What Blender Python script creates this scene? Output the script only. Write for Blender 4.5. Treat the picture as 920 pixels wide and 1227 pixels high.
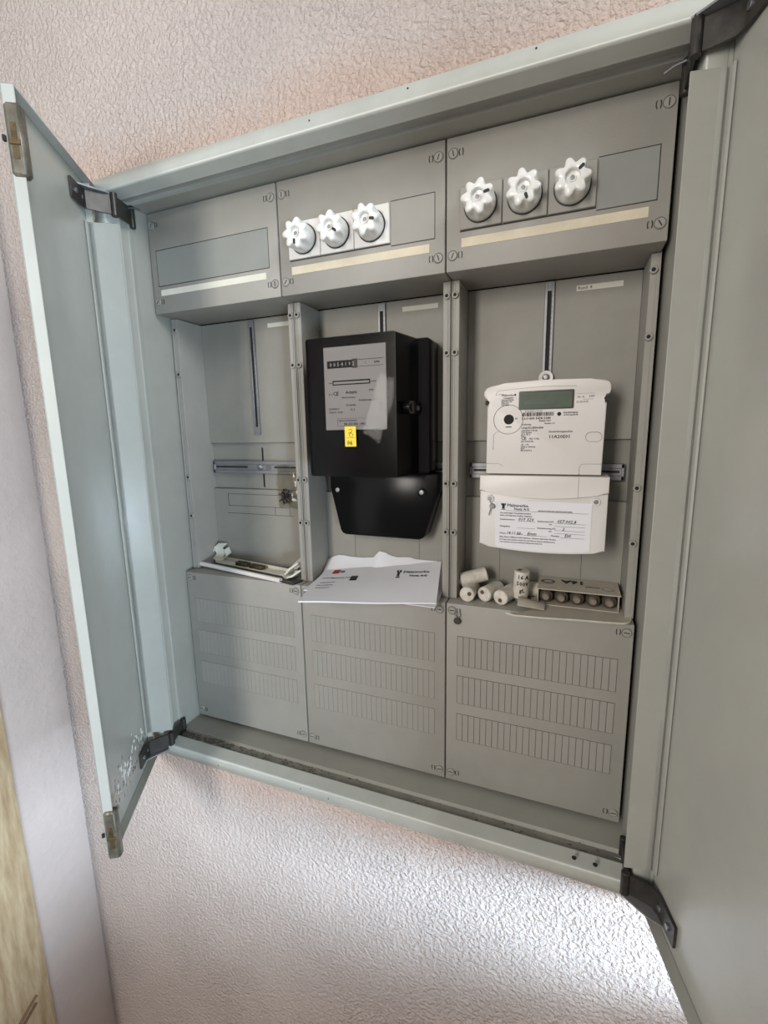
import bpy, bmesh, math, random
from mathutils import Vector, Matrix
random.seed(7)
S = bpy.context.scene
for o in list(bpy.data.objects): bpy.data.objects.remove(o)

# ------------------------------------------------------------------ camera
cam = bpy.data.cameras.new('camera'); camo = bpy.data.objects.new('camera', cam)
S.collection.objects.link(camo); S.camera = camo
R_right = Vector((0.93057433, 0.36565999, -0.01800525))
R_up = Vector((-0.04635819, 0.16647734, 0.98495493))
R_fwd = Vector((-0.36315608, 0.91573908, -0.17187088))
m = Matrix((R_right, R_up, -R_fwd)).transposed().to_4x4()
m.translation = Vector((0.65696, -0.63894, 0.54747))
camo.matrix_world = m
cam.sensor_fit = 'HORIZONTAL'; cam.sensor_width = 36
cam.lens = 36 * 552 / 920; cam.clip_start = 0.01; cam.clip_end = 50

# ------------------------------------------------------------------ world, lights, exposure
w = bpy.data.worlds.new('world'); S.world = w; w.use_nodes = True
bgn = w.node_tree.nodes['Background']
bgn.inputs[0].default_value = (1.0, 0.96, 0.92, 1); bgn.inputs[1].default_value = 0.25

def area(name, loc, target, sx, sy, energy, col):
    l = bpy.data.lights.new(name, 'AREA'); l.shape = 'RECTANGLE'; l.size = sx; l.size_y = sy
    l.energy = energy; l.color = col
    o = bpy.data.objects.new(name, l); S.collection.objects.link(o)
    o.location = loc
    o.rotation_euler = (Vector(target) - Vector(loc)).to_track_quat('-Z', 'Y').to_euler()
    return o
area('window_light', (1.85, -1.05, 0.07), (0.3, -0.25, 0.0), 1.3, 0.3, 92, (0.64, 0.82, 1.0))
area('upper_window_light', (1.9, -1.05, 1.6), (0.2, -0.2, 0.5), 0.9, 0.8, 24, (0.92, 0.96, 1.0))
area('room_fill', (-0.08, -2.3, 0.95), (0.4, 0, 0.4), 0.4, 1.0, 27, (1.0, 0.95, 0.89))  # added warm fill to brighten the cabinet interior, no lamp known there
S.view_settings.view_transform = 'Standard'; S.view_settings.look = 'None'
S.view_settings.gamma = 1; S.view_settings.exposure = 0.2; S.view_settings.use_curve_mapping = False

# ------------------------------------------------------------------ materials
def lin(c): return tuple(((x/255)/12.92 if x/255 <= .04045 else ((x/255+.055)/1.055)**2.4) for x in c) + (1,)
def mat(name, rgb, rough=.5, metal=0, mottle=0, mscale=20, bump=0, bscale=200, spec=.5, dark=None, aniso=None):
    M = bpy.data.materials.new(name); M.use_nodes = True
    nt = M.node_tree; N = nt.nodes; L = nt.links; b = N['Principled BSDF']
    b.inputs['Base Color'].default_value = lin(rgb); b.inputs['Roughness'].default_value = rough
    b.inputs['Metallic'].default_value = metal; b.inputs['Specular IOR Level'].default_value = spec
    tc = N.new('ShaderNodeTexCoord')
    if mottle:
        n = N.new('ShaderNodeTexNoise'); n.inputs['Scale'].default_value = mscale; n.inputs['Detail'].default_value = 6
        n.inputs['Roughness'].default_value = .65
        if aniso:
            mp = N.new('ShaderNodeMapping'); mp.inputs['Scale'].default_value = aniso
            L.new(tc.outputs['Object'], mp.inputs[0]); L.new(mp.outputs[0], n.inputs['Vector'])
        else: L.new(tc.outputs['Object'], n.inputs['Vector'])
        r = N.new('ShaderNodeValToRGB'); r.color_ramp.elements[0].position = .3; r.color_ramp.elements[1].position = .7
        d = dark or tuple(x*(1-mottle) for x in rgb)
        r.color_ramp.elements[0].color = lin(d); r.color_ramp.elements[1].color = lin(rgb)
        L.new(n.outputs[0], r.inputs[0]); L.new(r.outputs[0], b.inputs['Base Color'])
    if bump:
        n2 = N.new('ShaderNodeTexNoise'); n2.inputs['Scale'].default_value = bscale; n2.inputs['Detail'].default_value = 3
        L.new(tc.outputs['Object'], n2.inputs['Vector'])
        bp = N.new('ShaderNodeBump'); bp.inputs['Strength'].default_value = bump; bp.inputs['Distance'].default_value = .002
        L.new(n2.outputs[0], bp.inputs['Height']); L.new(bp.outputs[0], b.inputs['Normal'])
    return M

def plaster(name, rgb, k, scale, stain=None):
    M = mat(name, rgb, .9, mottle=.06, mscale=4, spec=.2)
    nt = M.node_tree; N = nt.nodes; L = nt.links; b = N['Principled BSDF']
    tc = N.new('ShaderNodeTexCoord')
    n = N.new('ShaderNodeTexNoise'); n.inputs['Scale'].default_value = scale; n.inputs['Detail'].default_value = 3; n.inputs['Roughness'].default_value = .55
    n.inputs['Distortion'].default_value = .25
    L.new(tc.outputs['Object'], n.inputs['Vector'])
    r = N.new('ShaderNodeValToRGB'); r.color_ramp.elements[0].position = .40; r.color_ramp.elements[1].position = .64
    L.new(n.outputs[0], r.inputs[0])
    n3 = N.new('ShaderNodeTexNoise'); n3.inputs['Scale'].default_value = 3.2; n3.inputs['Detail'].default_value = 3
    L.new(tc.outputs['Object'], n3.inputs['Vector'])
    vo = N.new('ShaderNodeTexVoronoi'); vo.inputs['Scale'].default_value = scale*1.25; vo.feature = 'SMOOTH_F1'; vo.inputs['Smoothness'].default_value = .35
    wp = N.new('ShaderNodeTexNoise'); wp.inputs['Scale'].default_value = scale*.6; L.new(tc.outputs['Object'], wp.inputs['Vector'])
    ad = N.new('ShaderNodeVectorMath'); ad.operation = 'MULTIPLY_ADD'; L.new(wp.outputs['Color'], ad.inputs[0]); ad.inputs[1].default_value = (.012,)*3; L.new(tc.outputs['Object'], ad.inputs[2]); L.new(ad.outputs[0], vo.inputs['Vector'])
    iv = N.new('ShaderNodeMath'); iv.operation = 'SUBTRACT'; iv.inputs[0].default_value = 1; L.new(vo.outputs['Distance'], iv.inputs[1])
    mixg = N.new('ShaderNodeMath'); mixg.operation = 'MULTIPLY_ADD'; mixg.inputs[1].default_value = .7; L.new(iv.outputs[0], mixg.inputs[0]); L.new(r.outputs[0], mixg.inputs[2])
    md = N.new('ShaderNodeMapRange'); md.inputs[1].default_value = .35; md.inputs[2].default_value = .65; md.inputs[3].default_value = .35; md.inputs[4].default_value = .8; L.new(n3.outputs[0], md.inputs[0])
    mu = N.new('ShaderNodeMath'); mu.operation = 'MULTIPLY'; L.new(mixg.outputs[0], mu.inputs[0]); L.new(md.outputs[0], mu.inputs[1])
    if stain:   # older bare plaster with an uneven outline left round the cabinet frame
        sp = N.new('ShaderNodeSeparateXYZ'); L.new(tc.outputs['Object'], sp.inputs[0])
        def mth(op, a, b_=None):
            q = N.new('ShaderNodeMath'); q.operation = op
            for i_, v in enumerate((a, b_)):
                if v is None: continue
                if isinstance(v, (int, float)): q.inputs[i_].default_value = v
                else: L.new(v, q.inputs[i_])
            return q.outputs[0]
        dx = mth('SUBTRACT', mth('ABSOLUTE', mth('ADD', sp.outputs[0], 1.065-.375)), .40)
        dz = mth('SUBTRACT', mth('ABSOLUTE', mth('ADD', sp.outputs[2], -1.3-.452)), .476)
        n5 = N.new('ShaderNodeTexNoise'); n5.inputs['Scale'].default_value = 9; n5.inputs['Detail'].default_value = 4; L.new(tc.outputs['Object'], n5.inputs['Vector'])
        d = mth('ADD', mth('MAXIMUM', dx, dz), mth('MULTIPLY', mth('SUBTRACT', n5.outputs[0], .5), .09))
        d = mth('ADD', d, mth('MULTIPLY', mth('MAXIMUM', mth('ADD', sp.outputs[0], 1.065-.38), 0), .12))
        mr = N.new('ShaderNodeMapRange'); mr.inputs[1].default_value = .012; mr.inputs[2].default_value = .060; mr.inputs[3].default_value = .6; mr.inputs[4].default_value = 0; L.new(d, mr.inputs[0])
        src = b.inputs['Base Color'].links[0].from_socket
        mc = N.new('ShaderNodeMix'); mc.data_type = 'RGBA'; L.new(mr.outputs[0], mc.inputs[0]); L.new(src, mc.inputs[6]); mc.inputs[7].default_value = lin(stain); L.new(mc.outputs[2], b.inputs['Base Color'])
    bp = N.new('ShaderNodeBump'); bp.inputs['Strength'].default_value = k; bp.inputs['Distance'].default_value = .004
    L.new(mu.outputs[0], bp.inputs['Height']); L.new(bp.outputs[0], b.inputs['Normal'])
    return M

M = dict(
    paint=mat('grey_paint', (170, 170, 162), .24, mottle=.05, mscale=9, bump=.04, bscale=500),
    flange=mat('frame_paint', (180, 182, 174), .33, mottle=.07, mscale=14, bump=.08, bscale=90),
    floorpaint=mat('dusty_grey_paint', (150, 148, 138), .6, mottle=.2, mscale=30),
    cover=mat('grey_plastic', (156, 153, 145), .5, mottle=.06, mscale=12, bump=.1, bscale=700),
    panel=mat('back_plastic', (150, 147, 138), .55, mottle=.08, mscale=14),
    panel2=mat('recess_plastic', (140, 138, 130), .55, mottle=.08, mscale=14),
    blank=mat('blank_plate_grey', (143, 145, 139), .42, mottle=.04, mscale=20),
    paper=mat('label_paper', (222, 220, 205), .7, mottle=.05, mscale=30),
    paper_y=mat('yellowed_label', (219, 208, 184), .7, mottle=.08, mscale=20),
    porcelain=mat('porcelain', (232, 232, 228), .18, mottle=.03, mscale=30),
    porcelain_dirty=mat('dirty_porcelain', (226, 224, 214), .35, mottle=.3, mscale=70, dark=(186, 174, 160)),
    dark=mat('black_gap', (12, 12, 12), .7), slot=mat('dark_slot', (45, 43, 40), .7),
    steel=mat('zinc_steel', (150, 152, 155), .38, .75, mottle=.15, mscale=60),
    galv=mat('galvanized', (150, 150, 152), .45, .5, mottle=.12, mscale=40),
    hinge=mat('dark_steel', (82, 80, 76), .4, .6, mottle=.3, mscale=50),
    brass=mat('old_brass', (120, 105, 75), .4, .6, mottle=.4, mscale=60, dark=(60, 48, 34)),
    black=mat('black_bakelite', (12, 12, 13), .14, spec=.35), black2=mat('black_plastic', (8, 8, 9), .2, spec=.2),
    plate=mat('meter_plate', (196, 193, 192), .5, mottle=.04, mscale=15),
    ink=mat('black_ink', (30, 28, 28), .7), ink2=mat('grey_ink', (105, 102, 104), .7), penink=mat('pen_ink', (50, 50, 66), .7),
    whitep=mat('white_plastic', (226, 221, 216), .38, mottle=.02, mscale=20),
    whitep2=mat('white_plastic_lid', (222, 219, 214), .38, mottle=.02, mscale=20),
    lcd=mat('lcd', (96, 108, 94), .3, spec=.15, mottle=.12, mscale=50), lcdrim=mat('lcd_rim', (50, 54, 50), .3),
    yellow=mat('yellow_sticker', (242, 210, 50), .5), red=mat('red_print', (150, 30, 45), .6),
    white=mat('white_paper', (234, 234, 238), .7, mottle=.02, mscale=20),
    wplas=mat('cream_plastic', (218, 216, 202), .4, mottle=.1, mscale=40),
    card=mat('cardboard_print', (196, 188, 172), .7, mottle=.08, mscale=40), carddark=mat('card_inside', (70, 62, 54), .8),
    cer=mat('brown_end', (150, 138, 122), .4, mottle=.2, mscale=100), lead=mat('lead', (70, 66, 62), .5, .4),
    floor=mat('floor', (150, 112, 88), .7, mottle=.2, mscale=6),
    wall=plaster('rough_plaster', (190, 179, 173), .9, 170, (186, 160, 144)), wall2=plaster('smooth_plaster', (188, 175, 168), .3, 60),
    joint_soft=mat('joint_pale_grey', (132, 130, 123), .7), joint=mat('joint_grey', (98, 95, 90), .7), side=mat('side_paint', (160, 159, 150), .42, mottle=.06, mscale=10),  # joint_soft: fainter grey for the left and middle knockout joints
    latch=mat('latch_steel', (128, 122, 108), .4, .6, mottle=.35, mscale=70),
    smudge=mat('scuff', (120, 124, 124), .6, mottle=.3, mscale=300), mortar=mat('paint_spot', (228, 228, 222), .7),
)
wd = mat('wood', (184, 166, 134), .6, mottle=.25, mscale=18, aniso=(6, 6, .7), bump=.25, bscale=60, dark=(146, 122, 90)); M['wood'] = wd
M['crack'] = mat('wood_knot', (98, 72, 50), .8)
# thin clear cover: real fresnel reflection over a slightly tinted view through it
g = bpy.data.materials.new('clear_cover'); g.use_nodes = True; nt = g.node_tree; nt.nodes.clear()
out = nt.nodes.new('ShaderNodeOutputMaterial'); mx = nt.nodes.new('ShaderNodeMixShader'); fr = nt.nodes.new('ShaderNodeFresnel'); fr.inputs[0].default_value = 1.16
tr = nt.nodes.new('ShaderNodeBsdfTransparent'); tr.inputs[0].default_value = (.82, .81, .8, 1)
gl = nt.nodes.new('ShaderNodeBsdfGlossy'); gl.inputs['Roughness'].default_value = .04
for a, b_ in ((fr.outputs[0], mx.inputs[0]), (tr.outputs[0], mx.inputs[1]), (gl.outputs[0], mx.inputs[2]), (mx.outputs[0], out.inputs[0])): nt.links.new(a, b_)
M['clear'] = g
g2 = g.copy(); g2.name = 'plastic_film'; M['film'] = g2
for n in g2.node_tree.nodes:
    if n.type == 'BSDF_TRANSPARENT': n.inputs[0].default_value = (.9, .89, .86, 1)
    if n.type == 'BSDF_GLOSSY': n.inputs['Roughness'].default_value = .18
    if n.type == 'FRESNEL': n.inputs[0].default_value = 1.45

# ------------------------------------------------------------------ helpers
C = S.collection
def wloc(o):
    v = Vector((0, 0, 0))
    while o is not None: v = v + Vector(o.location); o = o.parent
    return v
def tag(o, label=None, cat=None, group=None, kind=None):
    for k, v in (('label', label), ('category', cat), ('group', group), ('kind', kind)):
        if v: o[k] = v
    return o
def P(name, bm, m_, parent=None, smooth=True, angle=38):
    """links the bmesh (world coordinates) as one mesh object; its origin goes to the middle of its base"""
    bmesh.ops.recalc_face_normals(bm, faces=bm.faces)
    lo = Vector([min(v.co[i] for v in bm.verts) for i in range(3)]); hi = Vector([max(v.co[i] for v in bm.verts) for i in range(3)])
    c = Vector(((lo.x+hi.x)/2, (lo.y+hi.y)/2, lo.z))
    for v in bm.verts: v.co -= c
    if smooth:
        for f in bm.faces: f.smooth = True
        for e in bm.edges:
            if len(e.link_faces) == 2 and e.calc_face_angle(0) > math.radians(angle): e.smooth = False
    me = bpy.data.meshes.new(name); bm.to_mesh(me); bm.free()
    me.materials.append(m_)
    o = bpy.data.objects.new(name, me); C.objects.link(o)
    if parent: o.parent = parent; o.location = c - wloc(parent)
    else: o.location = c
    return o
def E(name, loc, label, cat, group=None):
    o = bpy.data.objects.new(name, None); C.objects.link(o); o.location = loc; o.empty_display_size = .02
    return tag(o, label, cat, group)
def copy_tree(o, parent=None):
    kids = [c for c in o.children]
    c = o.copy(); C.objects.link(c); c.parent = parent
    for k in kids: copy_tree(k, c)
    return c
def B(): return bmesh.new()
def box(bm, x0, x1, y0, y1, z0, z1, bev=0, seg=1, mtx=None):
    vs = [bm.verts.new((x, y, z)) for x in (x0, x1) for y in (y0, y1) for z in (z0, z1)]
    idx = [(0,1,3,2), (4,6,7,5), (0,4,5,1), (2,3,7,6), (0,2,6,4), (1,5,7,3)]
    fs = [bm.faces.new([vs[i] for i in f]) for f in idx]
    if bev:
        es = list({e for f in fs for e in f.edges})
        r = bmesh.ops.bevel(bm, geom=es, offset=bev, segments=seg, profile=.5, affect='EDGES')
        vs = list({v for f in r['faces'] for v in f.verts})
    if mtx is not None:
        for v in vs: v.co = mtx @ v.co
    return bm
def prism(bm, pts, y0, y1, bev=0, plane='xz', mtx=None, seg=2):
    """outline pts extruded from y0 (front) to y1; plane 'xz' -> along y, 'xy' -> along z"""
    def mk(p, t): return Vector((p[0], t, p[1])) if plane == 'xz' else Vector((p[0], p[1], t))
    a = [bm.verts.new(mk(p, y0)) for p in pts]; b = [bm.verts.new(mk(p, y1)) for p in pts]
    n = len(pts); fa = bm.faces.new(a); fb = bm.faces.new(b[::-1]); fs = [fa, fb]
    for i in range(n): fs.append(bm.faces.new((a[i], b[i], b[(i+1) % n], a[(i+1) % n])))
    vs = a + b
    if bev:
        r = bmesh.ops.bevel(bm, geom=list(fa.edges), offset=bev, segments=seg, profile=.5, affect='EDGES')
        vs = list(set(vs) | {v for f in r['faces'] for v in f.verts}); vs = [v for v in vs if v.is_valid]
    if mtx is not None:
        for v in vs: v.co = mtx @ v.co
    return bm
def rrect(x0, x1, z0, z1, r, n=4, rs=None):
    rs = rs or (r, r, r, r)      # bl, br, tr, tl
    out = []
    for (cx, cz, a0, rr) in ((x0, z0, 180, rs[0]), (x1, z0, 270, rs[1]), (x1, z1, 0, rs[2]), (x0, z1, 90, rs[3])):
        sx = 1 if cx == x0 else -1; sz = 1 if cz == z0 else -1
        for i in range(n+1):
            a = math.radians(a0 + 90*i/n)
            out.append((cx + sx*rr + rr*math.cos(a), cz + sz*rr + rr*math.sin(a)))
    return out
def lathe(bm, prof, n=24, mtx=None, mod=None):
    """prof: list of (r, h) about +Z; mtx places it"""
    rings = []
    for (r, h) in prof:
        if r < 1e-6: rings.append([bm.verts.new((0, 0, h))])
        else: rings.append([bm.verts.new(((r if mod is None else mod(r, h, 2*math.pi*i/n))*math.cos(2*math.pi*i/n), (r if mod is None else mod(r, h, 2*math.pi*i/n))*math.sin(2*math.pi*i/n), h)) for i in range(n)])
    for a, b in zip(rings, rings[1:]):
        for i in range(n):
            j = (i+1) % n
            if len(a) == 1 and len(b) == 1: continue
            if len(a) == 1: bm.faces.new((a[0], b[i], b[j]))
            elif len(b) == 1: bm.faces.new((a[i], a[j], b[0]))
            else: bm.faces.new((a[i], a[j], b[j], b[i]))
    if mtx is not None:
        for r in rings:
            for v in r: v.co = mtx @ v.co
    return bm
def cyl(bm, p0, p1, r, n=16, bev=0):
    p0, p1 = Vector(p0), Vector(p1); d = p1-p0; L = d.length
    mt = Matrix.Translation(p0) @ d.to_track_quat('Z', 'Y').to_matrix().to_4x4()
    if bev: prof = [(0, 0), (r-bev, 0), (r, bev), (r, L-bev), (r-bev, L), (0, L)]
    else: prof = [(0, 0), (r, 0), (r, L), (0, L)]
    return lathe(bm, prof, n, mt)
def tube(bm, pts, r, n=8):
    pts = [Vector(p) for p in pts]; rings = []
    for i, p in enumerate(pts):
        d = (pts[min(i+1, len(pts)-1)] - pts[max(i-1, 0)]).normalized()
        q = d.to_track_quat('Z', 'Y')
        rings.append([bm.verts.new(p + q @ Vector((r*math.cos(2*math.pi*k/n), r*math.sin(2*math.pi*k/n), 0))) for k in range(n)])
    for a, b in zip(rings, rings[1:]):
        for k in range(n): bm.faces.new((a[k], a[(k+1) % n], b[(k+1) % n], b[k]))
    bm.faces.new(rings[0][::-1]); bm.faces.new(rings[-1])
    return bm
def ribbon(bm, pts, wv, t):
    """bent strip: centre line pts, width vector wv, thickness t"""
    pts = [Vector(p) for p in pts]; wv = Vector(wv)/2; prev = None; first = None
    for i, p in enumerate(pts):
        d = (pts[min(i+1, len(pts)-1)] - pts[max(i-1, 0)]).normalized(); nn = d.cross(wv).normalized()*t/2
        ring = [bm.verts.new(p+a) for a in (wv+nn, -wv+nn, -wv-nn, wv-nn)]
        if prev:
            for k in range(4): bm.faces.new((prev[k], prev[(k+1) % 4], ring[(k+1) % 4], ring[k]))
        else: first = ring
        prev = ring
    bm.faces.new(first[::-1]); bm.faces.new(prev)
    return bm
# facing -Y (towards the room): local x right, local y up, local z out of the surface
def front(x, y, z, rot=0): return Matrix.Translation((x, y, z)) @ Matrix.Rotation(math.radians(90), 4, 'X') @ Matrix.Rotation(rot, 4, 'Z')
_fc = {}
def text(bm, s, size, mtx, align='LEFT', ext=.00012, wscale=1, bold=.00012):
    """adds a line of lettering as flat mesh"""
    cu = bpy.data.curves.new('t', 'FONT'); cu.body = s; cu.size = size; cu.align_x = align; cu.extrude = ext; cu.resolution_u = 1; cu.offset = bold
    o = bpy.data.objects.new('t', cu); C.objects.link(o)
    me = bpy.data.meshes.new_from_object(o)
    me.transform(mtx @ Matrix.Diagonal((wscale, 1, 1, 1)))
    bm.from_mesh(me); bpy.data.objects.remove(o); bpy.data.curves.remove(cu); bpy.data.meshes.remove(me)
    return bm
def bar(bm, mtx, x0, x1, z0, z1, t=.0002):
    return box(bm, x0, x1, z0, z1, 0, t, mtx=mtx)

# ------------------------------------------------------------------ the setting
YW = -.081
bm = B()
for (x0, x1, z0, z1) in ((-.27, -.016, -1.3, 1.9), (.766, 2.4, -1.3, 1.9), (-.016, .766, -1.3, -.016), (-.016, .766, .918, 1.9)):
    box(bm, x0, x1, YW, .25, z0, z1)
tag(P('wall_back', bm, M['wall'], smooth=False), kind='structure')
bm = B(); box(bm, -.45, -.262, -1.4, .25, -1.3, 1.9)
tag(P('wall_left', bm, M['wall2'], smooth=False), kind='structure')
bm = B(); box(bm, 1.0, 1.06, -3.4, YW, -1.3, -.12)
tag(P('wall_right', bm, M['wall2'], smooth=False), kind='structure')
bm = B(); box(bm, -.45, 2.4, -2.6, .25, -1.35, -1.3)
tag(P('floor', bm, M['floor'], smooth=False), kind='structure')

# wooden board on the left wall
bm = B(); box(bm, -.2615, -.2375, -.46, -.205, -1.3, 1.5, .003, 2)
wb = E('wooden_board', (-.25, -.33, -1.3), 'pale weathered wooden board upright against the left wall, lower left corner', 'board')
P('plank', bm, M['wood'], wb)
bm = B(); 
for k, (a, b_) in enumerate((((-.2375, -.23, -.50), (-.2375, -.30, -.545)), ((-.2375, -.232, -.515), (-.2375, -.30, -.56)))):
    tube(bm, [a, ((a[0]+b_[0])/2, (a[1]+b_[1])/2+.003, (a[2]+b_[2])/2), b_], .0035, 6)
P('crack', bm, M['crack'], wb)

# ------------------------------------------------------------------ the cabinet
cab = E('meter_cabinet', (.375, 0, -.024), 'grey sheet steel electricity meter cabinet set in the wall with both doors open', 'cabinet')
X0, X1, Z0, Z1 = -.004, .754, -.005, .905
# housing and frame: one profile swept round the rectangle (d = distance outside the opening, y)
def sweep(prof):
    bm = B(); rows = []
    for d, y in prof:
        rows.append([bm.verts.new(p) for p in ((X0-d, y, Z0-d), (X1+d, y, Z0-d), (X1+d, y, Z1+d), (X0-d, y, Z1+d))])
    for a, b in zip(rows, rows[1:]):
        for k in range(4): bm.faces.new((a[k], a[(k+1) % 4], b[(k+1) % 4], b[k]))
    return bm, rows
bm, rows = sweep([(.0205, -.0795), (.0205, -.0845), (.0198, -.0855), (.0055, -.0855), (.0035, -.0845), (.0018, -.081), (0, -.066), (-.0018, -.0635), (-.0018, -.0615), (.0055, -.0600), (.0060, -.055)])
P('door_frame', bm, M['flange'], cab, angle=60)
bm, rows = sweep([(.0060, -.0555), (.0060, -.0415), (.0045, -.0400), (.0, -.0385), (0, .098), (.007, .098), (.007, -.0555)])
P('housing_side', bm, M['side'], cab, angle=50)
bm = B(); box(bm, X0-.004, X1+.004, -.0590, -.0415, Z0-.0062, Z0-.0048); P('bottom_channel', bm, M['floorpaint'], cab)
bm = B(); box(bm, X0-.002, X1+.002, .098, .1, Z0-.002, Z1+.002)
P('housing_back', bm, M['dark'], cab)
# dirt in the bottom channel
bm = B()
for k in range(260):
    x = .30*random.random()**1.4 if k < 200 else random.uniform(.0, .74); y = random.uniform(-.054, -.040)
    s = random.uniform(.0004, .0013) * (1.6 if x < .12 else 1)
    lathe(bm, [(s*1.4, 0), (s, s*.4), (0, s*.5)], 5, Matrix.Translation((x, y, Z0-.0049)) @ Matrix.Diagonal((random.uniform(1, 3), 1, 1, 1)))
tag(P('dirt', bm, M['joint'], cab), kind='stuff')
bm = B()
for (x, z) in ((.12, -.0172), (.285, -.0135), (.475, .9205), (.35, .918), (.61, .9215), (.335, -.0165)):
    lathe(bm, [(0, 0), (.0011, 0), (.0009, .0006), (0, .0007)], 8, front(x, -.0855, z))
P('spatter', bm, M['slot'], cab)
bm = B()
for (x, z) in ((.69, .002), (.715, .001)): lathe(bm, [(0, 0), (.003, 0), (.0026, .001), (0, .0012)], 12, front(x, -.078, z-.0015))
P('rubber_stud', bm, M['dark'], cab)

XL = [0, .25, .5, .75]
# back panels
for k in range(3):
    a, b_ = XL[k]+.0115, XL[k+1]-.0115; cx = (a+b_)/2
    bm = B(); box(bm, a, b_, .080, .096, .531, .748, .0008); pu = P('back_panel', bm, M['panel'], cab)
    bm = B(); box(bm, a, b_, .080, .096, .2955, .444, .0008); pl = P('back_panel', bm, M['panel'], cab)
    bm = B(); box(bm, a, b_, .0865, .096, .4443, .5307); pm = P('recess_panel', bm, M['panel2'] if k else M['panel'], cab)
    bm = B(); box(bm, cx+.0005, cx+.0035, .0858, .0866, .448, .474); box(bm, cx+.0005, cx+.0035, .0858, .0866, .497, .522); P('slit', bm, M['dark'], pm)
    # incised outline of the knock-out window on the lower panel
    bm = B()
    for (u0, u1, v0, v1) in ((.045, .185, .4335, .4342), (.045, .185, .4105, .4112), (.040, .192, .3955, .3962), (.045, .0457, .4105, .434), (.1843, .185, .3962, .434), (.152, .1527, .3962, .4125)):
        box(bm, XL[k]+u0, XL[k]+u1, .0797, .0803, v0, v1)
    P('knockout_outline', bm, M['slot'], pl)
    if k > 0:
        bm = B(); box(bm, XL[k]+.066, XL[k]+.0665, .0797, .0803, .297, .443); box(bm, XL[k]+.184, XL[k]+.1845, .0797, .0803, .297, .443); P('panel_crease', bm, M['slot'], pl)
    # vertical slotted bar
    bm = B(); s0, s1 = .546, .7465
    prof = [(cx-.0065, s0), (cx+.0065, s0), (cx+.0065, s1), (cx-.0065, s1)]
    box(bm, cx-.0065, cx-.0024, .0765, .080, s0, s1, .0006); box(bm, cx+.0024, cx+.0065, .0765, .080, s0, s1, .0006)
    box(bm, cx-.003, cx+.003, .0768, .080, s0, s0+.014); box(bm, cx-.003, cx+.003, .0768, .080, s1-.012, s1)
    sb = P('slotted_bar', bm, M['galv'], cab)
    bm = B(); box(bm, cx-.0026, cx+.0026, .0790, .0799, s0+.013, s1-.011); P('slot', bm, M['dark'], sb)
    bm = B()
    for q in range(24): box(bm, cx+.0028, cx+.0045, .0763, .0766, s0+.02+q*.007, s0+.0205+q*.007)
    P('scale_mark', bm, M['slot'], sb)
    # cross rail
    bm = B(); r0, r1 = .474, .4975
    box(bm, a+.006, b_-.006, .0785, .0865, r0, r1, .0008)
    box(bm, a+.006, b_-.006, .0765, .0795, r1-.0065, r1, .0007); box(bm, a+.006, b_-.006, .0765, .0795, r0, r0+.0065, .0007)
    for u in (a+.008, b_-.008): box(bm, u-.002, u+.002, .0765, .0795, r0, r1, .0006)
    rl = P('cross_rail', bm, M['galv'], cab)
    bm = B(); box(bm, a+.012, cx-.028, .0780, .0786, .4845, .4880); box(bm, cx+.032, b_-.012, .0780, .0786, .4845, .4880)
    P('slot', bm, M['slot'], rl)
    bm = B(); lathe(bm, [(0, 0), (.0060, 0), (.0060, .002), (.0035, .004), (0, .0042)], 18, front(cx+.001, .0785, .4865)); P('rivet', bm, M['steel'], rl)
    bm = B(); lathe(bm, [(.0022, 0), (.0055, 0), (.0055, .0012), (.0022, .0012)], 18, front(cx+.019, .0785, .4865)); P('hole_ring', bm, M['steel'], rl)
    # paper label strip
    lx = XL[k]+.159
    bm = B(); box(bm, lx, lx+.057, .0795, .0801, .7305, .7375); lb = P('label_strip', bm, M['paper'], cab)
    if k == 2:
        bm = B(); text(bm, 'Rund  4', .0055, front(lx+.002, .0794, .7322)); P('print', bm, M['ink2'], lb)

# mounting posts at each side of a field, with their screw bosses
for k in range(3):
    for side in (0, 1):
        e = XL[k] + .0007 if side == 0 else XL[k+1] - .0007; s = 1 if side == 0 else -1
        bm = B()
        xa, xb = sorted((e, e+s*.0108)); box(bm, xa, xb, .0215, .096, .2956, .7478, .0006)
        xa, xb = sorted((e, e+s*.0014)); box(bm, xa, xb, .0195, .023, .2956, .7478, .0004)
        xa, xb = sorted((e+s*.0038, e+s*.0046)); box(bm, xa, xb, .0208, .023, .2956, .7478)
        po = P('mounting_post', bm, M['cover'], cab)
        cx = e + s*(.0050 if (k, side) not in ((0, 0), (2, 1)) else .0075)
        for z in (.729, .654, .471, .3985):
            bm = B(); lathe(bm, [(.0024, .0035), (.0042, .0035), (.0046, .003), (.0046, 0)], 14, front(cx, .0215, z)); bo = P('screw_boss', bm, M['cover'], po)
            bm = B(); lathe(bm, [(0, .0031), (.0027, .0031), (.0027, .0002), (0, 0)], 10, front(cx, .0215, z)); P('screw_hole', bm, M['dark'], po)

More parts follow.
